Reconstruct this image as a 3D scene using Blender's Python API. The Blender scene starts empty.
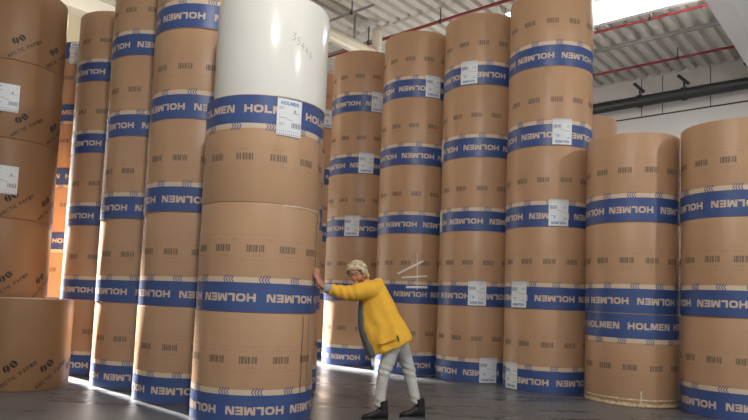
import bpy, bmesh, math, random
from mathutils import Vector, Matrix, noise
PI = math.pi
random.seed(7)
SC = bpy.context.scene
COL = SC.collection
# building frame: N runs towards the far side wall, U runs along the rows towards the end wall
NX, NY = 0.65672, 0.75413
UX, UY = -0.75413, 0.65672
def W(n, u, z=0.0): return Vector((n*NX + u*UX, n*NY + u*UY, z))
BYAW = math.atan2(UY, UX)

# ------------------------------------------------------------------ materials
def mat(name, col, rough=0.6, metal=0.0, var=0.0, scale=8.0, bump=0.0, bscale=60.0, spec=0.5, coat=0.0, stretch=(1, 1, 1), sss=0.0, coords='Object', detail=4.0):
    m = bpy.data.materials.new(name); m.use_nodes = True
    nt = m.node_tree; b = nt.nodes['Principled BSDF']
    b.inputs['Base Color'].default_value = (*col, 1); b.inputs['Roughness'].default_value = rough
    b.inputs['Metallic'].default_value = metal; b.inputs['Specular IOR Level'].default_value = spec
    b.inputs['Coat Weight'].default_value = coat; b.inputs['Coat Roughness'].default_value = 0.12
    tc = nt.nodes.new('ShaderNodeTexCoord'); mp = nt.nodes.new('ShaderNodeMapping')
    mp.inputs['Scale'].default_value = stretch
    nt.links.new(tc.outputs[coords], mp.inputs['Vector'])
    if var > 0:
        nz = nt.nodes.new('ShaderNodeTexNoise'); nz.inputs['Scale'].default_value = scale; nz.inputs['Detail'].default_value = detail
        nt.links.new(mp.outputs[0], nz.inputs['Vector'])
        cr = nt.nodes.new('ShaderNodeValToRGB')
        cr.color_ramp.elements[0].position = 0.3; cr.color_ramp.elements[1].position = 0.7
        cr.color_ramp.elements[0].color = (*[c*(1-var) for c in col], 1)
        cr.color_ramp.elements[1].color = (*[min(1, c*(1+var)) for c in col], 1)
        nt.links.new(nz.outputs['Fac'], cr.inputs['Fac']); nt.links.new(cr.outputs['Color'], b.inputs['Base Color'])
    if bump > 0:
        n2 = nt.nodes.new('ShaderNodeTexNoise'); n2.inputs['Scale'].default_value = bscale; n2.inputs['Detail'].default_value = 3
        nt.links.new(mp.outputs[0], n2.inputs['Vector'])
        bp = nt.nodes.new('ShaderNodeBump'); bp.inputs['Strength'].default_value = bump; bp.inputs['Distance'].default_value = 0.01
        nt.links.new(n2.outputs['Fac'], bp.inputs['Height']); nt.links.new(bp.outputs[0], b.inputs['Normal'])
    return m

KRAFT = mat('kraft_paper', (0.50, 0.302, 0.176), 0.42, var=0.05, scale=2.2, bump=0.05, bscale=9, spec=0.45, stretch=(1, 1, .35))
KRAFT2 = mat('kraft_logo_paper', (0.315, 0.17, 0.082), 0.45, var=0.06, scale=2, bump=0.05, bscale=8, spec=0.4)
FAINT = mat('faint_print', (0.42, 0.25, 0.155), 0.6)
BAR = mat('barcode_print', (0.21, 0.145, 0.10), 0.6)
PALE = mat('pale_strip', (0.68, 0.54, 0.41), 0.5)
BLUE = mat('blue_band', (0.048, 0.090, 0.26), 0.38, var=0.05, scale=3, bump=0.04, bscale=8)
LETTER = mat('band_lettering', (0.63, 0.49, 0.385), 0.5)
CHEV = mat('chevron_print', (0.055, 0.09, 0.25), 0.5)
WHITEP = mat('white_wrap', (0.88, 0.87, 0.82), 0.22, var=0.012, scale=1.5, bump=0.03, bscale=5, spec=0.5)
PEN = mat('marker_pen', (0.42, 0.42, 0.42), 0.6)
SHEET = mat('label_paper', (0.78, 0.81, 0.84), 0.45)
LBLUE = mat('label_blue', (0.16, 0.26, 0.52), 0.5)
LGREY = mat('label_grey', (0.33, 0.36, 0.42), 0.5)
LDARK = mat('label_dark', (0.24, 0.26, 0.33), 0.5)
INK = mat('logo_ink', (0.035, 0.028, 0.025), 0.6)
ENDP = mat('paper_end', (0.62, 0.50, 0.38), 0.7, var=0.06, scale=30)
TORN = mat('torn_paper', (0.72, 0.58, 0.38), 0.6, var=0.3, scale=25)
TAPE = mat('tape', (0.85, 0.82, 0.76), 0.4)
CEIL = mat('ceiling_deck', (0.58, 0.56, 0.51), 0.5, var=0.04, scale=1.2)
WALLM = mat('wall_panel', (0.55, 0.53, 0.52), 0.7, var=0.04, scale=0.8)
ENDW = mat('end_wall_paint', (0.50, 0.46, 0.36), 0.7, var=0.05, scale=0.7)
BEAM = mat('beam_paint', (0.82, 0.82, 0.81), 0.5)
DARKM = mat('dark_gap', (0.03, 0.03, 0.03), 0.8)
BLACKP = mat('black_pipe', (0.018, 0.022, 0.022), 0.45)
REDP = mat('red_pipe', (0.20, 0.015, 0.02), 0.4)
GREYM = mat('grey_metal', (0.20, 0.20, 0.19), 0.5)
DUCT = mat('duct_cream', (0.66, 0.60, 0.48), 0.4)
SKIN = mat('skin', (0.62, 0.30, 0.20), 0.5, var=0.06, scale=20)
LIPS = mat('lips', (0.42, 0.12, 0.10), 0.5)
HAIR = mat('blond_hair', (0.60, 0.49, 0.33), 0.55, var=0.3, scale=30, bump=0.5, bscale=60, stretch=(1, 1, 1))
GLASSF = mat('glasses_frame', (0.06, 0.035, 0.03), 0.3)
COAT = mat('yellow_knit', (0.90, 0.50, 0.06), 0.8, var=0.05, scale=9, bump=0.3, bscale=90, spec=0.2)
INNER = mat('grey_cloth', (0.16, 0.17, 0.18), 0.85, var=0.1, scale=20)
CUFF = mat('grey_cuff', (0.36, 0.36, 0.37), 0.85)
TROU = mat('pale_grey_denim', (0.56, 0.56, 0.53), 0.8, var=0.07, scale=14, bump=0.2, bscale=50)
BOOT = mat('black_leather', (0.006, 0.006, 0.007), 0.4)
SHIRT = mat('white_cloth', (0.8, 0.8, 0.8), 0.8)

def floor_mat():
    m = bpy.data.materials.new('polished_concrete'); m.use_nodes = True
    nt = m.node_tree; b = nt.nodes['Principled BSDF']; L = nt.links.new
    tc = nt.nodes.new('ShaderNodeTexCoord'); mp = nt.nodes.new('ShaderNodeMapping')
    mp.inputs['Rotation'].default_value = (0, 0, -0.25); mp.inputs['Scale'].default_value = (0.35, 1.6, 1)
    L(tc.outputs['Object'], mp.inputs['Vector'])
    a = nt.nodes.new('ShaderNodeTexNoise'); a.inputs['Scale'].default_value = 1.6; a.inputs['Detail'].default_value = 8; a.inputs['Roughness'].default_value = 0.65
    L(mp.outputs[0], a.inputs['Vector'])
    r = nt.nodes.new('ShaderNodeValToRGB'); r.color_ramp.elements[0].position = .3; r.color_ramp.elements[1].position = .72
    r.color_ramp.elements[0].color = (0.082, 0.088, 0.098, 1); r.color_ramp.elements[1].color = (0.20, 0.208, 0.222, 1)
    L(a.outputs['Fac'], r.inputs['Fac']); L(r.outputs[0], b.inputs['Base Color'])
    r2 = nt.nodes.new('ShaderNodeMapRange'); r2.inputs['From Min'].default_value = .3; r2.inputs['From Max'].default_value = .7
    r2.inputs['To Min'].default_value = .2; r2.inputs['To Max'].default_value = .42; b.inputs['Specular IOR Level'].default_value = .38
    L(a.outputs['Fac'], r2.inputs['Value']); L(r2.outputs[0], b.inputs['Roughness'])
    bp = nt.nodes.new('ShaderNodeBump'); bp.inputs['Strength'].default_value = .08; bp.inputs['Distance'].default_value = .02
    n3 = nt.nodes.new('ShaderNodeTexNoise'); n3.inputs['Scale'].default_value = 5; L(tc.outputs['Object'], n3.inputs['Vector'])
    L(n3.outputs['Fac'], bp.inputs['Height']); L(bp.outputs[0], b.inputs['Normal'])
    return m
FLOORM = floor_mat()

# ------------------------------------------------------------------ mesh helper
class MB:
    def __init__(s): s.v = []; s.f = []; s.m = []; s.mats = []
    def mi(s, m):
        if m not in s.mats: s.mats.append(m)
        return s.mats.index(m)
    def add(s, vs, fs, m):
        o = len(s.v); s.v += [tuple(x) for x in vs]; k = s.mi(m)
        for f in fs: s.f.append([i+o for i in f]); s.m.append(k)
    def box(s, lo, hi, m, T=None):
        x0, y0, z0 = lo; x1, y1, z1 = hi
        vs = [Vector(p) for p in ((x0,y0,z0),(x1,y0,z0),(x1,y1,z0),(x0,y1,z0),(x0,y0,z1),(x1,y0,z1),(x1,y1,z1),(x0,y1,z1))]
        if T: vs = [T(p) for p in vs]
        s.add(vs, [(0,3,2,1),(4,5,6,7),(0,1,5,4),(1,2,6,5),(2,3,7,6),(3,0,4,7)], m)
    def tube(s, pts, rad, m, n=12, cap=True):
        pts = [Vector(p) for p in pts]
        if not hasattr(rad, '__len__'): rad = [rad]*len(pts)
        rings = []
        up = None
        for i, p in enumerate(pts):
            d = (pts[min(i+1, len(pts)-1)] - pts[max(i-1, 0)]).normalized()
            if up is None: up = Vector((0,0,1)) if abs(d.z) < .9 else Vector((1,0,0))
            a = d.cross(up).normalized(); b = a.cross(d).normalized(); up = b
            rings.append([p + (a*math.cos(2*PI*k/n) + b*math.sin(2*PI*k/n))*rad[i] for k in range(n)])
        vs = [v for r in rings for v in r]; fs = []
        for i in range(len(pts)-1):
            for k in range(n):
                fs.append((i*n+k, i*n+(k+1)%n, (i+1)*n+(k+1)%n, (i+1)*n+k))
        if cap: fs += [tuple(range(n))[::-1], tuple((len(pts)-1)*n+k for k in range(n))]
        s.add(vs, fs, m)
    def loft(s, rings, m, cap=True):
        n = len(rings[0]); vs = [v for r in rings for v in r]; fs = []
        for i in range(len(rings)-1):
            for k in range(n): fs.append((i*n+k, i*n+(k+1)%n, (i+1)*n+(k+1)%n, (i+1)*n+k))
        if cap: fs += [tuple(range(n))[::-1], tuple((len(rings)-1)*n+k for k in range(n))]
        s.add(vs, fs, m)
    def ell(s, c, r, m, rot=None, nu=24, nv=16, disp=None):
        c = Vector(c); vs = [(0,0,1)]; 
        for j in range(1, nv):
            t = PI*j/nv
            for i in range(nu): vs.append((math.sin(t)*math.cos(2*PI*i/nu), math.sin(t)*math.sin(2*PI*i/nu), math.cos(t)))
        vs.append((0,0,-1)); o = []
        for v in vs:
            k = disp(Vector(v)) if disp else 1.0
            p = Vector((v[0]*r[0]*k, v[1]*r[1]*k, v[2]*r[2]*k))
            if rot: p = rot @ p
            o.append(c+p)
        fs = [(0, 1+i, 1+(i+1)%nu) for i in range(nu)]
        for j in range(nv-2):
            for i in range(nu): fs.append((1+j*nu+i, 1+(j+1)*nu+i, 1+(j+1)*nu+(i+1)%nu, 1+j*nu+(i+1)%nu))
        e = len(vs)-1; b = 1+(nv-2)*nu
        fs += [(e, b+(i+1)%nu, b+i) for i in range(nu)]
        s.add(o, fs, m)
    def mesh(s, name, smooth=None, fixn=True):
        me = bpy.data.meshes.new(name); me.from_pydata(s.v, [], s.f)
        for m in s.mats: me.materials.append(m)
        me.polygons.foreach_set('material_index', s.m)
        if fixn:
            bm = bmesh.new(); bm.from_mesh(me); bmesh.ops.recalc_face_normals(bm, faces=bm.faces); bm.to_mesh(me); bm.free()
        if smooth is not None:
            me.polygons.foreach_set('use_smooth', [True]*len(me.polygons))
            me.set_sharp_from_angle(angle=math.radians(smooth))
        me.update(); return me
    def build(s, name, parent=None, smooth=None, loc=None):
        return put(name, s.mesh(name, smooth), parent, loc)

def put(name, me, parent=None, loc=None):
    o = bpy.data.objects.new(name, me); COL.objects.link(o)
    if parent: o.parent = parent
    if loc is not None: o.location = loc
    return o
def empty(name, loc, rz=0):
    o = bpy.data.objects.new(name, None); COL.objects.link(o); o.location = loc; o.rotation_euler = (0, 0, rz)
    o.empty_display_size = .1; return o
def tag(o, label=None, cat=None, group=None, kind=None):
    for k, v in (('label', label), ('category', cat), ('group', group), ('kind', kind)):
        if v: o[k] = v
    return o

# ------------------------------------------------------------------ block lettering (unit height, wide strokes)
S_ = .29
def seg(x0, y0, x1, y1, w=S_):      # slanted stroke with level ends
    return [(x0-w/2, y0), (x0+w/2, y0), (x1+w/2, y1), (x1-w/2, y1)]
def rect(x0, y0, x1, y1): return [(x0, y0), (x1, y0), (x1, y1), (x0, y1)]
def ring(w, s=S_, a0=0, a1=360, k=20, h=1.0):
    q = []; n = max(4, int(k*(a1-a0)/360))
    def sp(t, rx, ry):
        c, s2 = math.cos(t), math.sin(t); e = .72
        return (w/2 + rx*math.copysign(abs(c)**e, c), h/2 + ry*math.copysign(abs(s2)**e, s2))
    for i in range(n):
        t0 = math.radians(a0+(a1-a0)*i/n); t1 = math.radians(a0+(a1-a0)*(i+1)/n)
        q.append([sp(t0, w/2, h/2), sp(t1, w/2, h/2), sp(t1, w/2-s, h/2-s*.85), sp(t0, w/2-s, h/2-s*.85)])
    return q
GL = {
 'H': (1.0, [rect(0,0,S_,1), rect(.75,0,1,1), rect(S_,.37,.75,.63)]),
 'O': (1.12, ring(1.12)),
 'L': (.82, [rect(0,0,S_,1), rect(S_,0,.82,.26)]),
 'M': (1.22, [rect(0,0,.26,1), rect(.96,0,1.22,1), seg(.26,1,.61,.08,.32), seg(.96,1,.61,.08,.32)]),
 'E': (.86, [rect(0,0,S_,1), rect(S_,0,.86,.24), rect(S_,.385,.8,.615), rect(S_,.76,.86,1)]),
 'N': (1.02, [rect(0,0,.26,1), rect(.76,0,1.02,1), seg(.24,1,.78,0,.34)]),
 'A': (.95, [seg(.12,0,.475,1,.2), seg(.83,0,.475,1,.2), rect(.25,.25,.7,.42)]),
 'R': (.85, [rect(0,0,.2,1), rect(.2,.83,.65,1), rect(.65,.5,.83,.93), rect(.2,.42,.65,.58), seg(.45,.45,.74,0,.2)]),
 'C': (.9, ring(.9, .19, 45, 315)),
 'T': (.8, [rect(.3,0,.5,.83), rect(0,.83,.8,1)]),
 'I': (.2, [rect(0,0,.2,1)]),
 'P': (.8, [rect(0,0,.2,1), rect(.2,.83,.62,1), rect(.62,.5,.8,.93), rect(.2,.4,.62,.57)]),
 ' ': (.45, []),
}
def word(txt, gap=.13):
    x = 0; out = []
    for c in txt:
        w, q = GL[c]
        out += [[(a+x, b) for a, b in poly] for poly in q]; x += w+gap
    return out, x-gap

def wrap(mb, poly, R, m, thin=0):   # poly of (arc length, z) wrapped on radius R
    vs = [(R*math.cos(a/R), R*math.sin(a/R), z) for a, z in poly]
    mb.add(vs, [tuple(range(len(vs)))], m)
def wrap_grid(mb, a0, a1, z0, z1, R, m, n=6):
    for i in range(n):
        p, q = a0+(a1-a0)*i/n, a0+(a1-a0)*(i+1)/n
        wrap(mb, [(p, z0), (q, z0), (q, z1), (p, z1)], R, m)
SEG = 108
def lathe(mb, prof, m, n=SEG):
    vs = []; k = len(prof)
    for i in range(n):
        a = 2*PI*i/n
        vs += [(r*math.cos(a), r*math.sin(a), z) for r, z in prof]
    fs = []
    for i in range(n):
        j = (i+1) % n
        for t in range(k-1): fs.append((i*k+t, j*k+t, j*k+t+1, i*k+t+1))
    mb.add(vs, fs, m)

# ------------------------------------------------------------------ roll meshes
def roll_body(mb, R, H, m, bev=.008, endm=None):
    lathe(mb, [(.05, .03), (.05, .001), (R*.93, .001)], endm or ENDP)
    lathe(mb, [(R*.93, .001), (R-bev, 0), (R-bev*.25, bev*.3), (R, bev), (R, H-bev), (R-bev*.25, H-bev*.3), (R-bev, H), (R*.93, H-.001)], m)
    lathe(mb, [(R*.93, H-.001), (.05, H-.001), (.05, H-.03)], endm or ENDP)
    mb.add([(.05*math.cos(2*PI*i/12), .05*math.sin(2*PI*i/12), H-.03) for i in range(12)], [tuple(range(12))], DARKM)
    mb.add([(.05*math.cos(2*PI*i/12), .05*math.sin(2*PI*i/12), .03) for i in range(12)], [tuple(range(12))], DARKM)

def banded_meshes(R, H):
    mb = MB(); roll_body(mb, R, H, KRAFT)
    per = 2*PI*R/12; rr = random.Random(3)
    lathe(mb, [(R, .268*H), (R+.0016, .268*H), (R+.0016, .318*H), (R, .318*H)], PALE)
    for k in range(12):
        c = (k + .5 - .8)*per
        zb0, zb1 = .548*H, .612*H; bw = .155; x = c-bw/2
        for w, g in ((.012,.007),(.02,.006),(.008,.006),(.014,.007),(.02,.014),(.012,.006),(.008,.006),(.016,.007)):
            wrap(mb, [(x, zb0), (x+w, zb0), (x+w, zb1), (x, zb1)], R+.002, BAR); x += w+g
        for zz, off, ww in ((.655, -.04, .05), (.655, .13, .07), (.505, .02, .1)):
            x = c+off-ww/2
            while x < c+off+ww/2:
                w = rr.uniform(.006, .012)
                wrap(mb, [(x, zz*H), (x+w, zz*H), (x+w, zz*H+.012), (x, zz*H+.012)], R+.002, FAINT); x += w+.006
    for zz in (.475, .70):
        wrap_grid(mb, 0, 2*PI*R, zz*H, zz*H+.003, R+.0014, FAINT, SEG)
    w1 = mb.mesh('printed_wrapper', 40)
    b = MB()
    lathe(b, [(R, .006), (R+.0022, .008), (R+.0022, .27*H), (R, .27*H)], BLUE)
    ch = []
    polys, wl = word('HOLMEN'); h = .073*H; wid = 2*PI*R/6; L = wid*.88
    zc = .135*H
    for k in range(6):
        c = (k+.5)*wid
        for poly in polys:
            pp = []
            for (x, y) in poly:
                X = (x/wl-.5)*L; Z = (y-.5)*h
                pp.append((c-X, zc-Z))
            wrap(b, pp, R+.0040, LETTER)
    for k in range(12):                       # chevron clusters printed across the pale strip
        c = k*per
        for q in range(4):
            x0 = c-.045+q*.027; zt, zm, zl = .334*H, .298*H, .262*H
            for (za, zb, xa, xb) in ((zt, zm, x0+.022, x0), (zm, zl, x0, x0+.022)):
                wrap(b, [(xa, za), (xa+.010, za), (xb+.010, zb), (xb, zb)], R+.0046, CHEV)
    return w1, b.mesh('printed_band', 40)

def logo_mesh(R, H):
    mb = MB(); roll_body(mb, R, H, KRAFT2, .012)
    polys, wl = word('ARCTIC PAPER', .2); s = .042
    ca, sa = math.cos(math.radians(38)), math.sin(math.radians(38))
    nrep = 8; per = 2*PI*R/nrep
    def tr(c, z, x, y): return (c + x*ca - y*sa, z + x*sa + y*ca)
    for k in range(nrep):
        for c, z in ((k*per, .175*H),):
            for poly in polys:
                wrap(mb, [tr(c, z, (x-wl/2)*s, (y-.5)*s) for x, y in poly], R+.003, INK)
            for lx, flip in ((-.045, 1), (.045, -1)):      # the pair of split ovals above the words
                for half in (-1, 1):
                    pts = []
                    for i in range(13):
                        t = -PI/2 + PI*i/12
                        pts.append((half*(.005 + .034*math.cos(t)), .041*math.sin(t)))
                    e = math.radians(-18*flip)
                    q = [tr(c, z, lx + px*math.cos(e)-py*math.sin(e), .125 + px*math.sin(e)+py*math.cos(e)) for px, py in pts]
                    wrap(mb, q, R+.003, INK)
    return mb.mesh('logo_wrapper', 40)

def white_mesh(R, H):
    mb = MB(); roll_body(mb, R, H, WHITEP, .012)
    return mb.mesh('white_wrapper', 40)

def sheet_mesh(R, w=.27, h=.37, header='HOLMEN', upside=True):
    """address label, centred on local angle 0, z from 0"""
    mb = MB(); r0 = R+.0065
    wrap_grid(mb, -w/2, w/2, 0, h, r0, SHEET, 8)
    for e0, e1 in ((0, .004), (h-.004, h)): wrap_grid(mb, -w/2, w/2, e0, e1, r0+.0004, LGREY, 8)
    def T(x, y): return ((-x, h-y) if upside else (x, y))
    def P(poly, m): wrap(mb, [T(*p) for p in poly], r0+.0015, m)
    polys, wl = word(header or 'H'); L = w*.72; hh = .034
    if header:
        for poly in polys: P([((x/wl-.5)*L, h-.062+y*hh) for x, y in poly], LBLUE)
    else: P(rect(-.44*w, h-.05, -.3*w, h-.025), LBLUE); P(rect(-.26*w, h-.042, .4*w, h-.036), LBLUE)
    rr = random.Random(5)
    for yy, a, b in ((.27,-.42,-.2),(.255,-.42,-.28),(.225,.1,.4),(.20,-.42,.42),(.17,-.42,-.1),(.155,-.1,.1),(.14,-.42,.42),(.115,-.42,-.2),(.10,-.42,-.25),(.075,-.42,.42)):
        P(rect(a*w, yy, b*w, yy+.006), LGREY)
    x = .08*w
    while x < .43*w:
        ww = rr.uniform(.005, .012); P(rect(x, .085, x+ww, .135), LDARK); x += ww+.007
    P(rect(.18*w, .235, .24*w, .262), LBLUE)
    x = -.47*w
    while x < .44*w:
        P([(x, .012), (x+.012, .012), (x+.006, .03)], LDARK); P(rect(x, .042, x+.009, .05), LGREY); x += .02
    return mb.mesh('address_label', None, False)

RB, HB = .602, 1.135
RF = .574
RA, HA = .592, 1.0225
MESH = {'B': banded_meshes(RB, HB), 'F': banded_meshes(RF, HB), 'A': banded_meshes(RA, HA)}
LOGO = {'L': logo_mesh(.604, 1.012), 'O': logo_mesh(.486, 1.039)}
SHEETS = {'B': sheet_mesh(RB), 'F': sheet_mesh(RF), 'A': sheet_mesh(RA, .255, .36), 'L': sheet_mesh(.604, .27, .36, '', False), 'O': sheet_mesh(.486, .24, .3, '', False)}
ORD = ['on the floor', 'second from floor', 'third from floor', 'fourth from floor', 'fifth from floor']

def roll(kind, x, y, z, phase, label, inv=False, sheet=None, sz=.012, dx=0, dy=0, scale=1.0):
    """phase / sheet: directions (degrees round the axis) of a word gap and of the address label"""
    R, H = {'B': (RB, HB), 'F': (RF, HB), 'A': (RA, HA), 'L': (.604, 1.012), 'O': (.486, 1.039), 'W': (RA, HA)}[kind]
    r = empty('paper_roll', (x+dx, y+dy, z))
    tag(r, label, 'paper roll', 'wrapped paper rolls')
    if kind in MESH:
        for nm, me in zip(('wrapper', 'printed_band'), MESH[kind]):
            o = put(nm, me, r)
            if inv: o.rotation_euler = (PI, 0, math.radians(phase)); o.location = (0, 0, H)
            else: o.rotation_euler = (0, 0, math.radians(phase))
    elif kind in LOGO:
        o = put('wrapper', LOGO[kind], r); o.rotation_euler = (0, 0, math.radians(phase))
    else:
        o = put('white_wrapper', white_mesh(R*.965, H), r)
    if sheet is not None:
        k = kind if kind in SHEETS else 'A'
        s = put('address_label', SHEETS[k], r); s['label'] = 'white printed address label'
        if inv: s.rotation_euler = (PI, 0, math.radians(sheet)); s.location = (0, 0, H-sz)
        else: s.rotation_euler = (0, 0, math.radians(sheet)); s.location = (0, 0, sz)
    return r

HOW = 'blue-banded brown roll, '
STACKS = [   # kind, x, y, where, [(word gap angle, inverted, label angle)] from the floor up
 ('A', -1.10, 6.323, 'the white-topped stack being pushed', [(-106.3,0,None), (-75.5,0,None), (-106.5,1,-58.5), 'W']),
 ('A', -2.006, 7.262, 'stack immediately left of the white-topped stack', [(-116,0,None), (-92.1,0,None), (-117.5,0,None), (-88,0,None), (-72.7,0,None)]),
 ('A', -2.870, 8.132, 'second stack left of the white-topped stack', [(-117.9,0,None), (-85,0,None), (-90.8,0,None), (-89.8,0,None), (-101.5,0,None)]),
 ('A', -3.811, 9.160, 'third stack left of the white-topped stack', [(-76.2,0,None), (-76.7,0,None), (-83.1,0,None), (-79.7,0,None), (-81.1,0,None)]),
 ('A', -4.76, 10.32, 'dim stack half hidden beside the leftmost stack', [(-120,1,None), (-115,1,None), (-100,1,None), (-140,1,None), (-110,1,-90)]),
 ('A', -1.2, 8.15, 'stack hidden directly behind the white-topped stack', [(-60,0,None), (-50,0,None), (-70,0,None)]),
 ('B', -1.08, 12.8, 'dim narrow stack just right of the white roll', [(-80,0,None), (-90,0,None), (-60,0,None), (-75,0,None), (-100,0,-66.9)]),
 ('B', -.172, 11.603, 'stack directly behind the person', [(-74.1,0,None), (-109.2,0,None), (-110.5,0,-101.7), (-113.4,0,-82.1), (-89.6,0,-63.9)]),
 ('B', .765, 10.68, 'stack behind the white tape strips', [(-52.6,0,None), (-124.4,0,None), (-81.8,0,None), (-118.9,0,None), (-129.1,0,-69.1)]),
 ('B', 1.752, 9.95, 'stack immediately left of the tallest stack', [(-118.7,0,-79.7), (-164.4,0,-98.2), (-87.2,0,-180), (-127,0,-180), (-119,0,-118.4)]),
 ('B', 2.629, 9.09, 'the tallest-looking stack, right of centre', [(-96.4,0,-157.2), (-124.8,0,-145.1), (-134.1,0,-92.3), (-148.3,0,-89.4), (-95.6,0,None)]),
 ('F', 3.494, 8.226, 'low stack between tallest and rightmost stacks', [(-123.3,1,None), (-109.9,0,None), (-81.7,0,None)]),
 ('F', 4.387, 7.441, 'the rightmost stack', [(-132.7,0,None), (-163.7,0,None), (-146.9,0,None)]),
 ('B', 3.86, 11.28, 'back stack peeping over the low right stack', [(-90,0,None), (-90,0,None), (-90,0,None), (-90,0,None)]),
]
WHERE_H = {}
rj = random.Random(11)
ROLLS = {}
for kind, x, y, where, rolls in STACKS:
    H = HA if kind == 'A' else HB
    for i, spec in enumerate(rolls):
        if spec == 'W':
            r = roll('W', x, y, i*H, 0, 'large plain white paper roll, the topmost of the white-topped stack', dx=.038)
        else:
            ph, inv, sh = spec
            place = 'top roll' if i == len(rolls)-1 and rolls[-1] != 'W' else {0: 'floor-level', 1: 'second from floor', 2: 'third from floor', 3: 'fourth from floor'}[i]
            lab = 'blue-banded brown paper roll, %s, %s' % (place, where)
            jx, jy = (rj.uniform(-.006, .006), rj.uniform(-.006, .006))
            r = roll(kind, x, y, i*H, ph, lab, bool(inv), sh, .012 if not inv else .012, jx, jy)
        ROLLS[(where[:12], i, round(x, 2))] = r
        if x == -1.10 and i == 3: WHITE = r
        if x == -1.10 and i == 0: A0 = r
        if x == -1.10 and i == 1: A1 = r
        if x == -1.10 and i == 2: A2 = r
        if x == 3.494 and i == 0: F0 = r
        if x == -2.006 and i == 1: K1 = r
        if x == -2.870 and i == 0: J0 = r
for i, (ph, sh) in enumerate([(-44, None), (-44, None), (-44.5, -58.9), (-40.4, -64.5), (-50, None)]):
    place = ['floor-level', 'second from floor', 'third from floor', 'fourth from floor', 'topmost'][i]
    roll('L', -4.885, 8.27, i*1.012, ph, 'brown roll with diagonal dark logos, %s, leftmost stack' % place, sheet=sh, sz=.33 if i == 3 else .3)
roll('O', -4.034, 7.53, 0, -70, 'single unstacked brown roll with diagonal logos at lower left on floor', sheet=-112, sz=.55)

# handwriting on the white roll
def strokes(name, lines, R, m, parent, w=.006):
    mb = MB()
    for ln in lines:
        for (a, z), (b, y) in zip(ln, ln[1:]):
            d = math.hypot(b-a, y-z) or 1; nx, ny = -(y-z)/d*w/2, (b-a)/d*w/2
            wrap(mb, [(a+nx, z+ny), (b+nx, y+ny), (b-nx, y-ny), (a-nx, z-ny)], R, m)
    return mb.build(name, parent)
DIG = {'3': [[(0,1),(.55,.95),(.2,.6),(.6,.35),(.3,0),(0,.1)]], '5': [[(.6,1),(.1,1),(.08,.6),(.5,.55),(.5,.1),(0,0)]],
       '4': [[(.35,1),(0,.4),(.65,.42)], [(.45,.7),(.4,0)]]}
ls = []; a = math.radians(-63)*RA*.965; z = .57
for i, c in enumerate('35444'):
    for ln in DIG[c]: ls.append([(a+px*.055+py*.01, z+py*.075) for px, py in ln])
    a += .048; z -= .034
strokes('handwritten_number', ls, RA*.965+.002, PEN, WHITE, .005)
# overlapping wrapper seams on the right side of the pushed stack, torn edges
def seam(parent, R, deg, z0, z1, m, w=.008, name='wrapper_seam'):
    mb = MB(); a = math.radians(deg)*R; n = 10
    for i in range(n):
        p, q = z0+(z1-z0)*i/n, z0+(z1-z0)*(i+1)/n
        o1, o2 = .004*math.sin(i*1.7+deg), .004*math.sin((i+1)*1.7+deg)
        wrap(mb, [(a+o1, p), (a+w+o1, p), (a+w+o2, q), (a+o2, q)], R+.0055, m)
    return mb.build(name, parent)
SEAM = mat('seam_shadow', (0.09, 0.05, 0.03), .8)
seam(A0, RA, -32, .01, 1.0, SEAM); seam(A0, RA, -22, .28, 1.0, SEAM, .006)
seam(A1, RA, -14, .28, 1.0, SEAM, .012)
def ragged(parent, R, d0, d1, z, h, m, name='torn_wrapper_edge', seed=1):
    mb = MB(); rr = random.Random(seed); n = max(6, int((d1-d0)/1.6)); pts = []
    for i in range(n+1):
        a = math.radians(d0+(d1-d0)*i/n)*R; pts.append((a, z+rr.uniform(-.15, .15)*h, z+h*rr.uniform(.45, 1.0)))
    for p, q in zip(pts, pts[1:]): wrap(mb, [(p[0], p[1]), (q[0], q[1]), (q[0], q[2]), (p[0], p[2])], R+.005, m)
    return mb.build(name, parent)
e = ragged(A1, RA, -62, -12, HA-.018, .022, PALE, seed=4); e['label'] = 'pale torn paper edge'
e = ragged(F0, RF, -200, -10, .015, .05, TORN, seed=2); e['label'] = 'ragged yellowish torn edge at the bottom'
e = ragged(F0, RF, -200, -10, .085, .022, TORN, seed=5)
e = seam(F0, RF, -103.5, .04, .20, PALE, .02, 'tape_piece')
e = ragged(K1, RA, -176, -166, .06, .34, TORN, 'torn_patch', 8); e['label'] = 'pale torn patch'
e = ragged(J0, RA, -172, -160, .3, .16, TORN, 'torn_patch', 9); e['label'] = 'pale torn patch'

# white tape strips stuck on the roll behind the person's shoulder
def tape(a0, z0, a1, z1, w, label, X=.765, Y=10.68):
    mb = MB(); n = 8; R = RB+.012
    p0, p1 = math.radians(a0)*R, math.radians(a1)*R
    d = math.hypot(p1-p0, z1-z0); nx, nz = -(z1-z0)/d*w/2, (p1-p0)/d*w/2
    out = []
    for i in range(n+1):
        t = i/n; p, z = p0+(p1-p0)*t, z0+(z1-z0)*t
        out.append((p, z))
    for (p, z), (q, y) in zip(out, out[1:]):
        quad = [(p+nx, z+nz), (q+nx, y+nz), (q-nx, y-nz), (p-nx, z-nz)]
        vs = [((R+dr)*math.cos(a/R), (R+dr)*math.sin(a/R), zz) for dr in (0, .003) for a, zz in quad]
        mb.add(vs, [(0,1,2,3), (7,6,5,4), (0,4,5,1), (1,5,6,2), (2,6,7,3), (3,7,4,0)], TAPE)
    o = mb.build('tape_strip', None, None, (X, Y, 0))
    tag(o, label, 'tape', 'white tape strips on the roll behind the person')
tape(-115.2, 1.61, -76.6, 1.83, .032, 'slanting white tape strip, highest of those beside the yellow coat')
tape(-108.5, 1.55, -69.2, 1.59, .028, 'near-level white tape strip between the slanting strip and blue band')
tape(-101.7, 1.40, -68.5, 1.41, .036, 'lowest white tape strip, lying across the blue band lettering')
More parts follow.
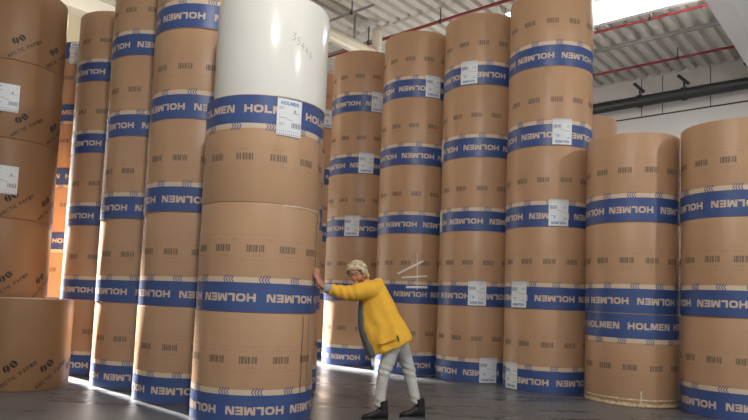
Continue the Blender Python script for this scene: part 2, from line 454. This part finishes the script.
tape(-86.4, 1.95, -84.6, 1.36, .010, 'thin upright white tape line crossing the three short tape strips')

# ------------------------------------------------------------------ the hall
ZC = 8.0; NW = 18.85; UW = 14.85
def bT(p): return W(p.x, p.y, p.z)
def struct(o): o['kind'] = 'structure'; return o
mb = MB(); mb.box((-14, -16, -.2), (NW+.3, UW+.3, 0), FLOORM, bT); struct(mb.build('floor'))
# side wall with panel joints
mb = MB(); mb.box((NW, -16, 0), (NW+.3, UW+.3, ZC+.3), WALLM, bT)
for u in (-1.0, .6, 2.3, 4.04, 5.29, 5.87, 7.6, 9.4, 11.2, 13): mb.box((NW-.006, u, 6.86), (NW, u+.02, ZC), DARKM, bT)
mb.box((NW-.012, -16, 6.82), (NW, UW, 6.86), DARKM, bT)
struct(mb.build('wall_right'))
mb = MB(); mb.box((-14.3, -16, 0), (-14, UW+.3, ZC+.3), WALLM, bT); struct(mb.build('wall_left_unseen'))  # unseen wall behind the camera, added to cut light on the left stacks
# end wall: openings shaped for the sun streaks, doorway inferred, narrow slot added
DZ = 5.7
mb = MB()
for a, b in ((-14, 2.9), (4.1, 7.88), (8.35, NW)): mb.box((a, UW, 0), (b, UW+.3, ZC+.3), ENDW, bT)
for a, b, dz in ((2.9, 4.1, DZ), (7.88, 8.35, 4.7)): mb.box((a, UW, dz), (b, UW+.3, ZC+.3), ENDW, bT)
struct(mb.build('wall_end'))
mb = MB()
for a, b, dz in ((2.9, 4.1, DZ), (7.88, 8.35, 4.7)):
    mb.box((a-.1, UW-.05, 0), (a, UW, dz+.1), GREYM, bT); mb.box((b, UW-.05, 0), (b+.1, UW, dz+.1), GREYM, bT); mb.box((a, UW-.05, dz), (b, UW, dz+.1), GREYM, bT)
struct(mb.build('door_and_slot_1'))  # surrounds of the doorway and of the added sun slot
# corrugated deck: trapezoid ribs running along N, opening for the skylight
def deck(mb, n0, n1, u0, u1):
    P = .33; k0 = math.floor(u0/P); prof = []
    k = k0
    while k*P < u1:
        b = k*P
        prof += [(b, ZC+.09), (b+.10, ZC+.09), (b+.14, ZC), (b+.29, ZC)]
        k += 1
    prof = [(max(u0, min(u1, u)), z) for u, z in prof] + [(u1, prof[-1][1])]
    vs = []; fs = []
    for u, z in prof: vs += [W(n0, u, z), W(n1, u, z)]
    for i in range(len(prof)-1): fs.append((2*i, 2*i+1, 2*i+3, 2*i+2))
    mb.add(vs, fs, CEIL)
SK = (12.72, 14.38, 3.1, 7.05)
SLOT = (12.72, 12.72, SK[3], SK[3])
mb = MB()
for a, b, c, d in ((-8, SK[0], -16, SLOT[2]), (-8, SK[1], SLOT[3], UW), (SK[0], SK[1], -16, SK[2]), (SK[1], NW, -16, UW)):
    deck(mb, a, b, c, d)
    mb.box((a, c, ZC+.1), (b, d, ZC+.2), GREYM, bT)
# sheet overlaps: the short ledges between the ribs near the lap line
for k in range(-20, 45):
    mb.box((15.55, k*.33+.145, ZC-.012), (15.9, k*.33+.285, ZC-.002), CEIL, bT)
mb.build('ceiling'); struct(bpy.data.objects['ceiling'])
mb = MB(); mb.box((15.92, -16, ZC-.10), (15.98, UW, ZC-.01), GREYM, bT); struct(mb.build('trim_1'))
# skylight kerb and pane
mb = MB(); t = .14
mb.box((SK[1]-.02, SK[2]-t, ZC-.06), (SK[1]+t, SK[3]+t, ZC+.5), BEAM, bT); mb.box((SK[0]-.04, SK[2], ZC+.0), (SK[0], SLOT[2], ZC+.5), BEAM, bT)
mb.box((SK[0], SK[2]-t, ZC-.02), (SK[1], SK[2], ZC+.5), BEAM, bT); mb.box((SK[0], SK[3], ZC-.02), (SK[1], SK[3]+.05, ZC+.5), BEAM, bT)
struct(mb.build('window_1'))
# rafters
mb = MB(); mb.box((-8, 2.5, 7.3), (NW, 2.93, ZC), BEAM, bT); struct(mb.build('trim_2'))
mb = MB(); mb.box((-8, UW-.42, 7.62), (NW, UW, ZC-.0), BEAM, bT); struct(mb.build('trim_3'))

def pipe(name, p0, p1, r, m, label, cat, group=None, hang=(), hz=.3, hm=None):
    root = empty(name, p0); tag(root, label, cat, group)
    mb = MB(); d = Vector(p1)-Vector(p0); mb.tube([(0,0,0), d], r, m, 16); mb.build('pipe_run', root, 40)
    for t in hang:
        h = MB(); q = d*t
        h.tube([q+Vector((0,0,r*.6)), q+Vector((0,0,hz))], .014, hm or DARKM, 8)
        h.tube([q+d.normalized()*-.03, q+d.normalized()*.03], r*1.35, hm or DARKM, 14); h.build('hanger', root, 40)
    return root
G = 'red sprinkler pipes under the roof'
pipe('sprinkler_pipe', W(14.72, 2.93, 7.9), W(14.72, 14.4, 7.9), .03, REDP, 'red sprinkler pipe beside the bright skylight kerb', 'pipe', G, (.13, .55, .9), .09)
pipe('sprinkler_pipe', W(17.03, 2.93, 7.72), W(17.03, 14.4, 7.72), .034, REDP, 'red sprinkler pipe close to the side wall top, lower right one', 'pipe', G, (.13, .6), .28)
pipe('sprinkler_pipe', W(11.62, -4, 7.7), W(11.62, 14.4, 7.7), .038, REDP, 'red sprinkler pipe above the brown stacks at upper centre', 'pipe', G, (.42, .66, .76), .3)
pipe('sprinkler_pipe', W(14.9, 2.1, 6.9), W(16.3, 2.1, 6.9), .13, REDP, 'thick red pipe at the top right corner behind the white rafter', 'pipe', G, (.2, .8), 1.1)
pipe('conduit', W(10.1, 8.9, 7.72), W(10.1, 14.4, 7.72), .03, GREYM, 'thin grey conduit nearest the white roll under the pale roof', 'pipe', 'thin grey conduits', (.12, .3), .28)
pipe('conduit', W(11.35, 9.9, 7.6), W(11.35, 14.4, 7.6), .03, GREYM, 'thin grey conduit above the fat cream duct', 'pipe', 'thin grey conduits', (.05,), .4)
pipe('roof_tie', Vector((2.59, 13.40, 7.98)), Vector((2.745, 13.26, 7.40)), .028, BEAM, 'thin bright white slanting rod above the stack left of the tallest', 'rod')
# fat cream duct with an upright stub
d = empty('air_duct', W(7.5, 9.85, 7.15)); tag(d, 'fat cream duct pipe under the roof just right of white roll', 'duct')
mb = MB(); mb.tube([(0,0,0), W(3.85, 0, 0)], .155, DUCT, 20); mb.build('duct_run', d, 40)
mb = MB(); mb.tube([W(3.75, -.1, -.05), W(3.75, -.1, .55)], .12, DUCT, 20); mb.tube([W(3.75, -.1, .50), W(3.75, -.1, .58)], .13, DUCT, 20); mb.build('upright_stub', d, 40)
mb = MB(); mb.box((.0, -.02, -.2), (.05, .02, .75), GREYM, lambda p: W(3.0+p.x, p.y, p.z)); mb.build('bracket', d)
# black main along the side wall with two arm brackets
p = empty('black_main_pipe', W(18.45, -5, 7.2)); tag(p, 'thick black pipe running along the grey side wall', 'pipe')
mb = MB(); mb.tube([(0,0,0), W(0, 19.6, 0)], .155, BLACKP, 20); mb.build('pipe_run', p, 40)
for u in (5.81, 4.62, 3.0, 8.5):
    mb = MB(); o = W(0, u+5, 0)
    mb.tube([o+W(0, .16, .56), o+W(0, -.12, .26)], .045, BLACKP, 10); mb.tube([o+W(-.0, .0, .1), o+W(-.0, .0, .38)], .03, BLACKP, 8)
    mb.tube([o+W(0, -.06, 0), o+W(0, .06, 0)], .19, BLACKP, 18); mb.build('wall_bracket', p, 40)

# ------------------------------------------------------------------ person
# her own frame: origin on the floor under the hips, world axes, camera side is -y
PO = Vector((.34, 6.42, 0))
person = empty('person', PO)
tag(person, 'person in yellow coat and pale trousers leaning and pushing the white-topped stack', 'person')
def skin_mesh(verts, edges, radii, levels=1, root=0):
    me = bpy.data.meshes.new('tmp'); me.from_pydata(verts, edges, []); o = bpy.data.objects.new('tmp', me); COL.objects.link(o)
    m = o.modifiers.new('s', 'SKIN'); m.use_smooth_shade = True; m.branch_smoothing = .3
    for i, r in enumerate(radii):
        d = me.skin_vertices[0].data[i]; d.radius = r if hasattr(r, '__len__') else (r, r); d.use_root = (i == root)
    s = o.modifiers.new('u', 'SUBSURF'); s.levels = levels; s.render_levels = levels
    dg = bpy.context.evaluated_depsgraph_get(); dg.update(); ev = o.evaluated_get(dg); r = bpy.data.meshes.new_from_object(ev)
    bpy.data.objects.remove(o); return r
def fuse(meshes, voxel, smooth_it=4, fac=.5):
    bm = bmesh.new()
    for me in meshes: bm.from_mesh(me)
    me = bpy.data.meshes.new('tmp'); bm.to_mesh(me); bm.free()
    o = bpy.data.objects.new('tmp', me); COL.objects.link(o)
    r = o.modifiers.new('r', 'REMESH'); r.mode = 'VOXEL'; r.voxel_size = voxel
    s = o.modifiers.new('m', 'SMOOTH'); s.factor = fac; s.iterations = smooth_it
    dg = bpy.context.evaluated_depsgraph_get(); dg.update(); out = bpy.data.meshes.new_from_object(o.evaluated_get(dg))
    bpy.data.objects.remove(o)
    out.polygons.foreach_set('use_smooth', [True]*len(out.polygons)); return out
def finish(name, me, mats, parent, pick=None, label=None):
    me.materials.clear()
    for m in mats: me.materials.append(m)
    for p in me.polygons: p.material_index = pick(p.center) if pick else 0
    me.update(); o = put(name, me, parent)
    if label: o['label'] = label
    return o
def L3(x, y, z): return (x-PO.x, y, z)       # x given as world X, y relative to her centre plane
# body
bv = [L3(.28,0,.87), L3(.235,0,1.0), L3(.155,0,1.14), L3(.08,0,1.26), L3(.045,-.01,1.32), L3(-.04,-.03,1.385),    # 0-5 spine, neck, skull base
      L3(.31,-.085,.82), L3(.205,-.10,.465), L3(.175,-.10,.10),                   # 6-8 near leg
      L3(.34,.08,.80), L3(.465,.10,.49), L3(.575,.10,.12),                       # 9-11 far leg
      L3(.085,-.16,1.27), L3(-.17,-.165,1.245), L3(-.405,-.175,1.275),             # 12-14 near arm
      L3(.06,.15,1.27), L3(-.16,.10,1.24), L3(-.40,-.01,1.27)]                     # 15-17 far arm
be = [(0,1),(1,2),(2,3),(3,4),(4,5),(0,6),(6,7),(7,8),(0,9),(9,10),(10,11),(3,12),(12,13),(13,14),(3,15),(15,16),(16,17)]
br = [.105,.10,.105,.105,.058,.05, .088,.055,.04, .088,.055,.04, .062,.043,.03, .062,.043,.03]
parts = [skin_mesh(bv, be, br, 2)]
# head, turned to the camera and a little to the roll, tilted over the arm
HC = Vector(L3(-.100, -.07, 1.437))
fw = Vector((-.36, -.92, -.14)).normalized()
hr = Matrix(((1,0,0),(0,1,0),(0,0,1)))
zt = (Vector((-.10, 0, 1)) - fw*fw.dot(Vector((-.10, 0, 1)))).normalized(); xt = zt.cross(-fw).normalized()
HR = Matrix((xt, -fw, zt)).transposed()     # local x right of face, local -y forward, local z up
def hp(x, y, z): return HC + HR @ Vector((x, -y, z))
def hshape(v):
    k = 1.0
    if v.z < 0: k *= 1 - .20*v.z*v.z*(1 if v.y < .3 else .6)
    return k
mb = MB(); mb.ell(HC, (.073, .090, .108), SKIN, HR, 32, 24, hshape)
mb.ell(hp(0, .080, -.014), (.009, .014, .026), SKIN, HR, 12, 8)        # nose
mb.ell(hp(0, .086, -.030), (.0125, .011, .009), SKIN, HR, 12, 8)
mb.ell(hp(0, .050, -.084), (.026, .020, .018), SKIN, HR, 12, 8)         # chin
for sx in (-1, 1):
    mb.ell(hp(sx*.038, .062, -.025), (.024, .02, .024), SKIN, HR, 12, 8)   # cheeks
    mb.ell(hp(sx*.074, -.002, -.006), (.009, .018, .030), SKIN, HR, 12, 8)  # ears
    mb.ell(hp(sx*.03, .074, .028), (.024, .010, .008), SKIN, HR, 12, 8)     # brows
mb.ell(hp(0, .0735, -.054), (.022, .007, .005), SKIN, HR, 12, 8); mb.ell(hp(0, .0705, -.063), (.019, .007, .0055), SKIN, HR, 12, 8)
parts.append(mb.mesh('tmp'))
# hands: palm against the roll, four unequal fingers pointing up, thumb leaving the side of the palm
RC = Vector((-1.10, 6.323, 0))-PO
def on_roll(ang, z, off):                   # a point just off the surface of the pushed roll
    a = math.radians(ang); return Vector((RC.x+(RA+off)*math.cos(a), RC.y+(RA+off)*math.sin(a)+0, z))
def hand(ang, z, wrist):
    pa = []; deg = math.degrees(1/RA)
    def q(s, h, off): return on_roll(ang+s*deg, z+h, off)
    palm = [q(0, -.03, .050), q(0, .01, .035), q(0, .045, .029)]
    pa.append(skin_mesh([wrist]+[tuple(p) for p in palm], [(0,1),(1,2),(2,3)], [(.026,.026), (.030,.022), (.038,.016), (.036,.014)], 2))
    pa.append(skin_mesh([tuple(q(s, .03, .027)) for s in (-.028, 0, .028)], [(0,1),(1,2)], [.016,.017,.016], 2, 1))
    for s, tip, spread in ((-.036,.062,-.030), (-.012,.078,-.010), (.012,.083,.010), (.036,.073,.032)):
        v = [tuple(q(s, .03, .027)), tuple(q(s+spread*.2, .055, .028)), tuple(q(s+spread*.6, .055+tip*.5, .025)), tuple(q(s+spread, .055+tip, .018))]
        pa.append(skin_mesh(v, [(0,1),(1,2),(2,3)], [.0098, .0092, .0085, .0072], 2))
    return pa, q
hn, q = hand(-14, 1.35, bv[14]); parts += hn
parts.append(skin_mesh([tuple(q(.015, -.012, .028)), tuple(q(.045, .008, .026)), tuple(q(.064, .035, .024))], [(0,1),(1,2)], [.014, .0125, .010], 2))
hn, q = hand(4, 1.345, bv[17]); parts += hn
parts.append(skin_mesh([tuple(q(-.015, -.012, .028)), tuple(q(-.045, .008, .026)), tuple(q(-.064, .035, .024))], [(0,1),(1,2)], [.014, .0125, .010], 2))
body = fuse(parts, .0055, 3)
lipc = hp(0, .078, -.058)
finish('body', body, [SKIN, LIPS], person, lambda c: 1 if (c-lipc).length < .019 and abs((HR.transposed() @ (c-lipc)).z) < .008 else 0)
# eyes and glasses
for sx in (-1, 1):
    mb = MB(); mb.ell(hp(sx*.030, .078, .008), (.013, .008, .007), SHIRT, HR, 14, 10); mb.ell(hp(sx*.030, .0845, .008), (.006, .003, .006), DARKM, HR, 12, 8)
    mb.build('eye', person, 60)
mb = MB()
for sx in (-1, 1):
    mb.tube([hp(sx*.031 + .025*math.cos(t), .094, .006+.018*math.sin(t)) for t in [2*PI*i/16 for i in range(17)]], .0028, GLASSF, 6)
    mb.tube([hp(sx*.056, .094, .010), hp(sx*.078, .05, .012), hp(sx*.080, -.005, .012)], .0026, GLASSF, 6)
mb.tube([hp(-.007, .096, .012), hp(.007, .096, .012)], .0025, GLASSF, 6)
mb.build('glasses', person, 60)
# short wavy hair
def lump(v):
    p = v*3.1
    return 1 + .12*noise.noise(p*1.5) + .10*noise.noise(p*3.5+Vector((3, 1, 2)))
hm = MB(); hm.ell(hp(0, -.018, .034), (.096, .100, .098), HAIR, HR, 40, 28, lump)
rh = random.Random(4)
for i in range(26):                                  # fringe and side locks
    t = -1.25 + 2.5*i/25
    hm.ell(hp(.088*math.sin(t), .055*math.cos(t)+.018, .072-.050*abs(math.sin(t))**2+rh.uniform(-.006,.008)), (.019, .019, .026), HAIR, HR, 10, 8)
for i in range(150):                                 # loose curls all over the crown
    zz = rh.uniform(-.35, 1); an = rh.uniform(0, 2*PI); q_ = math.sqrt(max(0, 1-zz*zz)); vx, vy = q_*math.cos(an), q_*math.sin(an)
    if vy > .25 and zz < .45: continue
    r_ = rh.uniform(.011, .021)
    hm.ell(hp(vx*.093, -.018+vy*.095, .034+zz*.094), (r_, r_*.9, r_*1.1), HAIR, HR, 8, 6)
for i in range(22):                                  # uneven fringe
    t = -1.1 + 2.2*i/21
    hm.ell(hp(.080*math.sin(t), .020+.066*math.cos(t), .062+rh.uniform(-.014, .008)-.02*abs(math.sin(t))), (rh.uniform(.007,.012), .008, rh.uniform(.010,.02)), HAIR, HR, 8, 6)
for sx in (-1, 1):
    for k in range(4): hm.ell(hp(sx*(.086+.006*(k%2)), -.004-.020*k, .022-.016*k), (.018, .024, .030), HAIR, HR, 10, 8)
hme = hm.mesh('tmp'); bm = bmesh.new(); bm.from_mesh(hme)
kill = [v for v in bm.verts if (lambda l: -l.y > .022 and l.z < .048 and abs(l.x) < .078)(HR.transposed() @ (v.co-HC))]
bmesh.ops.delete(bm, geom=kill, context='VERTS'); bm.to_mesh(hme); bm.free()
hme.polygons.foreach_set('use_smooth', [True]*len(hme.polygons))
finish('hair', hme, [HAIR], person)
# coat: lofted trunk from collar to slanting hem, plus two sleeves, fused
def loft_me(rows, n=40, e=.75, mid=0.0):
    rings = []
    for (fx, fz, bx, bz, dep, cy_) in rows:
        c = Vector(((fx+bx)/2, cy_, (fz+bz)/2)); a = Vector(((bx-fx)/2, 0, (bz-fz)/2)); r = []
        for i in range(n):
            t = 2*PI*i/n; ct, st = math.cos(t), math.sin(t)
            r.append(c + a*math.copysign(abs(ct)**e, ct) + Vector((0, dep*math.copysign(abs(st)**e, st), 0)))
        rings.append([Vector((p.x-PO.x, p.y, p.z)) for p in r])
    m = MB(); m.loft(rings, COAT); return m.mesh('tmp')
trunk = loft_me([(.015,1.365,.115,1.405,.075,-.02), (.000,1.34,.15,1.395,.12,-.01), (-.015,1.28,.185,1.345,.175,0), (-.04,1.22,.232,1.275,.20,0), (-.050,1.13,.288,1.18,.205,0),
                 (-.048,1.0,.350,1.055,.21,0), (-.03,.87,.412,.955,.22,0), (.01,.76,.458,.875,.225,0), (.055,.67,.480,.825,.225,0), (.085,.612,.482,.785,.222,0)])
def sleeve(pts, rad):
    m = MB(); P = [Vector(L3(*p)) for p in pts]; out = []; rr = []
    for i in range(len(P)-1):
        for k in range(5):
            t = k/5; out.append(P[i].lerp(P[i+1], t)); rr.append(rad[i]*(1-t)+rad[i+1]*t)
    out.append(P[-1]); rr.append(rad[-1]); m.tube(out, rr, COAT, 20); return m.mesh('tmp')
sn = sleeve([(.10,-.10,1.275), (.04,-.165,1.284), (-.05,-.165,1.262), (-.18,-.165,1.238), (-.29,-.172,1.258), (-.362,-.174,1.272)], [.10,.098,.090,.080,.064,.058])
sf = sleeve([(.10,.10,1.26), (.04,.16,1.26), (-.06,.155,1.245), (-.17,.10,1.232), (-.28,.04,1.25), (-.355,.01,1.262)], [.095,.092,.085,.075,.062,.056])
m = MB(); col = []                              # rolled collar round the back of the neck
for i in range(15):
    t = -PI*.62 + PI*1.24*i/14; col.append(Vector(L3(.080+.068*math.cos(t), .090*math.sin(t), 1.350+.026*math.cos(t))))
m.tube(col, .027, COAT, 12); colm = m.mesh('tmp')
coat = fuse([trunk, sn, sf, colm], .011, 8, .6)
for v in coat.vertices:                         # drape: folds falling from the armpit and across the sleeve
    c = v.co; d = c.x*.62 + c.z*.3; w = max(0, min(1, (1.25-c.z)/.3))
    f_ = .0075*w*math.sin((c.x+.30*(c.z-.6))*42 + 2*noise.noise(c*5)) + .006*noise.noise(c*9)
    if c.x < -.42 and c.z > 1.1: f_ += .004*math.sin(c.x*85 + c.z*30)
    nrm = v.normal; v.co = c + nrm*f_
coat.update(); finish('coat', coat, [COAT], person, None, 'mustard yellow knitted coat')
def slab(name, pts, thick, m, parent):          # small raised strip on the coat's camera side
    b = MB(); n = len(pts)//2; vs = [Vector((p[0]-PO.x, y, p[1])) for y in (thick[0], thick[1]) for p in pts]
    b.add(vs, [tuple(range(len(pts))), tuple(range(len(pts), 2*len(pts)))[::-1]] + [(i, (i+1) % len(pts), len(pts)+(i+1) % len(pts), len(pts)+i) for i in range(len(pts))], m)
    return b.build(name, parent)
slab('zip_tag', [(.322,.842), (.334,.840), (.350,.785), (.338,.787)], (-.245,-.20), DARKM, person)
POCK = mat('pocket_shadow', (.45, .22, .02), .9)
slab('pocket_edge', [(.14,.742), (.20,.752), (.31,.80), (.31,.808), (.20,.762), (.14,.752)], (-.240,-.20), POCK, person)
# grey inner jacket showing along the front edge, grey cuffs
inn = loft_me([(-.060,1.21,.10,1.23,.13,0), (-.074,1.1,.12,1.1,.15,0), (-.072,.95,.14,.98,.16,0), (-.046,.82,.16,.86,.17,0), (-.004,.71,.18,.78,.17,0), (.040,.62,.19,.70,.165,0), (.064,.59,.2,.68,.16,0)])
finish('inner_jacket', fuse([inn], .012, 4), [INNER], person, None, 'dark grey inner jacket')
for y, z, x in ((-.174, 1.274, 0), (.005, 1.264, .01)):
    m = MB(); m.tube([Vector(L3(-.345+x, y, z-.002)), Vector(L3(-.385+x, y-.001, z+.002)), Vector(L3(-.415+x, y-.003, z+.004))], [.050,.048,.042], CUFF, 18); m.build('cuff', person, 50)
# trousers
tv = [L3(.29,0,.90), L3(.305,-.085,.80), L3(.265,-.095,.64), L3(.212,-.10,.475), L3(.185,-.10,.28), L3(.176,-.10,.10),
      L3(.350,.085,.78), L3(.412,.09,.64), L3(.468,.10,.49), L3(.515,.10,.32), L3(.566,.10,.11)]
tr = [(.10,.13), .10, .088, .070, .060, .055, .105, .088, .072, .062, .055]
tm = skin_mesh(tv, [(0,1),(1,2),(2,3),(3,4),(4,5),(0,6),(6,7),(7,8),(8,9),(9,10)], tr, 2)
tm = fuse([tm], .010, 3)
for v in tm.vertices:
    c = v.co; kn = math.exp(-((c.z-.48)/.07)**2) + .8*math.exp(-((c.z-.17)/.06)**2) + .6*math.exp(-((c.z-.75)/.08)**2)
    v.co = c + v.normal*(.006*kn*math.sin(c.z*95 + c.x*30) + .004*noise.noise(c*12))
tm.update(); finish('trousers', tm, [TROU], person, None, 'pale grey trousers')
slab('shirt_hem', [(.065,.66), (.115,.66), (.118,.52), (.085,.53)], (-.11,-.02), SHIRT, person)
# ankle boots
def boot(ax, ay, toe_dx, lift):
    b = MB(); P = Vector(L3(ax, ay, 0)); rows = []
    for t, zt, w, zb in ((0,.075,.030,.012), (.03,.115,.038,.004), (.10,.125,.040,.0), (.28,.125,.041,.0), (.42,.105,.040,.0), (.55,.080,.042,.0), (.72,.062,.046,.0), (.86,.052,.043,.0), (.96,.040,.030,.002), (1,.028,.014,.008)):
        x = .075 - t*.262; ring_ = []
        for i in range(16):
            a = 2*PI*i/16; cy_, sz_ = math.cos(a), math.sin(a)
            zz = (zb+zt)/2 + (zt-zb)/2*math.copysign(abs(sz_)**.6, sz_)
            ring_.append(Vector((P.x+x, P.y + w*math.copysign(abs(cy_)**.8, cy_) - t*.03, zz + lift)))
        rows.append(ring_)
    b.loft(rows, BOOT)
    b.tube([Vector((P.x+.02, P.y, .09)), Vector((P.x+.018, P.y, .15)), Vector((P.x+.010, P.y, .185))], [.054,.053,.052], BOOT, 18)
    root = b.build('boot', person, 50)
    s = MB(); so_ = []
    for zz in (0, .014):
        so_.append([Vector((P.x+.076-.268*t, P.y + sg*w - t*.03, zz)) for t, w, sg in ((0,.03,1),(.1,.041,1),(.35,.042,1),(.7,.048,1),(.9,.040,1),(1,.012,1),(1,.012,-1),(.9,.040,-1),(.7,.048,-1),(.35,.042,-1),(.1,.041,-1),(0,.03,-1))])
    s.loft(so_, DARKM); s.build('sole', root)
boot(.192, -.10, 0, 0); boot(.580, .10, 0, 0)

# ------------------------------------------------------------------ camera
f = 623.6; cx, cy = 367.57, 251.34; pit, rol = .07455, .03897
cr, sr, cp, sp = math.cos(rol), math.sin(rol), math.cos(pit), math.sin(pit)
cam = bpy.data.cameras.new('camera'); co = bpy.data.objects.new('camera', cam); COL.objects.link(co)
X = Vector((cr, -sp*sr, cp*sr)); Y = Vector((-sr, -sp*cr, cp*cr)); Z = -Vector((0, cp, sp))
co.matrix_world = Matrix(((X.x, Y.x, Z.x, 0), (X.y, Y.y, Z.y, 0), (X.z, Y.z, Z.z, 1.2), (0, 0, 0, 1)))
cam.sensor_width = 36; cam.lens = f/748*36; cam.shift_x = (374-cx)/748; cam.shift_y = (cy-210)/748
cam.clip_end = 200
SC.camera = co

# ------------------------------------------------------------------ light
w = bpy.data.worlds.new('world'); SC.world = w; w.use_nodes = True
bg = w.node_tree.nodes['Background']; bg.inputs[0].default_value = (0.93, 0.96, 1.0, 1); bg.inputs[1].default_value = 0.8
def area(name, loc, target, sx, sy, power, col=(1, 1, 1)):
    l = bpy.data.lights.new(name, 'AREA'); l.shape = 'RECTANGLE'; l.size = sx; l.size_y = sy; l.energy = power; l.color = col
    o = bpy.data.objects.new(name, l); COL.objects.link(o); o.location = loc
    dr = (Vector(target)-Vector(loc)).normalized(); o.rotation_euler = dr.to_track_quat('-Z', 'Y').to_euler(); return o
sun = bpy.data.lights.new('sun', 'SUN'); sun.energy = 80; sun.angle = .08; sun.color = (1, .95, .85)
so = bpy.data.objects.new('sun', sun); COL.objects.link(so)
dr = Vector((-UX-.02*NX, -UY-.02*NY, -math.tan(math.radians(27)))).normalized(); so.rotation_euler = dr.to_track_quat('-Z', 'Y').to_euler()
cs = W((SK[0]+SK[1])/2, 5.1, ZC+.4)
area('skylight_daylight', cs, cs-Vector((0, 0, 1)), 1.5, 3.6, 700, (.93, .96, 1)).rotation_euler = (0, 0, BYAW+PI/2)
area('opening_daylight', W(3.45, UW+.2, 2.6), W(3.3, 6, 1.0), 1.0, 5, 170, (1, .95, .86))
area('opening_daylight', W(8.1, UW+.2, 2.0), W(7.9, 6, 0.6), .45, 4, 60, (1, .95, .86))  # daylight for the narrow slot added behind the rear floor streak
def lamp(n, u, z, pw, col=(1, .96, .9), r=.25):
    l = bpy.data.lights.new('unseen_light', 'POINT'); l.energy = pw; l.color = col; l.shadow_soft_size = r
    o = bpy.data.objects.new('unseen_light', l); COL.objects.link(o); o.location = W(n, u, z)
lamp(.8, .6, 6.2, 620); lamp(6.0, -5.5, 6.3, 650, r=.15); lamp(12.2, 9.0, 4.6, 230, (1, .95, .88)); lamp(5.8, 12.6, 6.6, 110, (1, .85, .6)); lamp(14.0, -2, 5.0, 80)  # front and side ones stand for overhead lamps; rear ones are unseen added fill

SC.view_settings.view_transform = 'Standard'; SC.view_settings.look = 'None'
SC.view_settings.exposure = 0.0; SC.view_settings.gamma = 1; SC.view_settings.use_curve_mapping = False
SC.cycles.use_denoising = True
SC.cycles.max_bounces = 8; SC.cycles.sample_clamp_indirect = 6
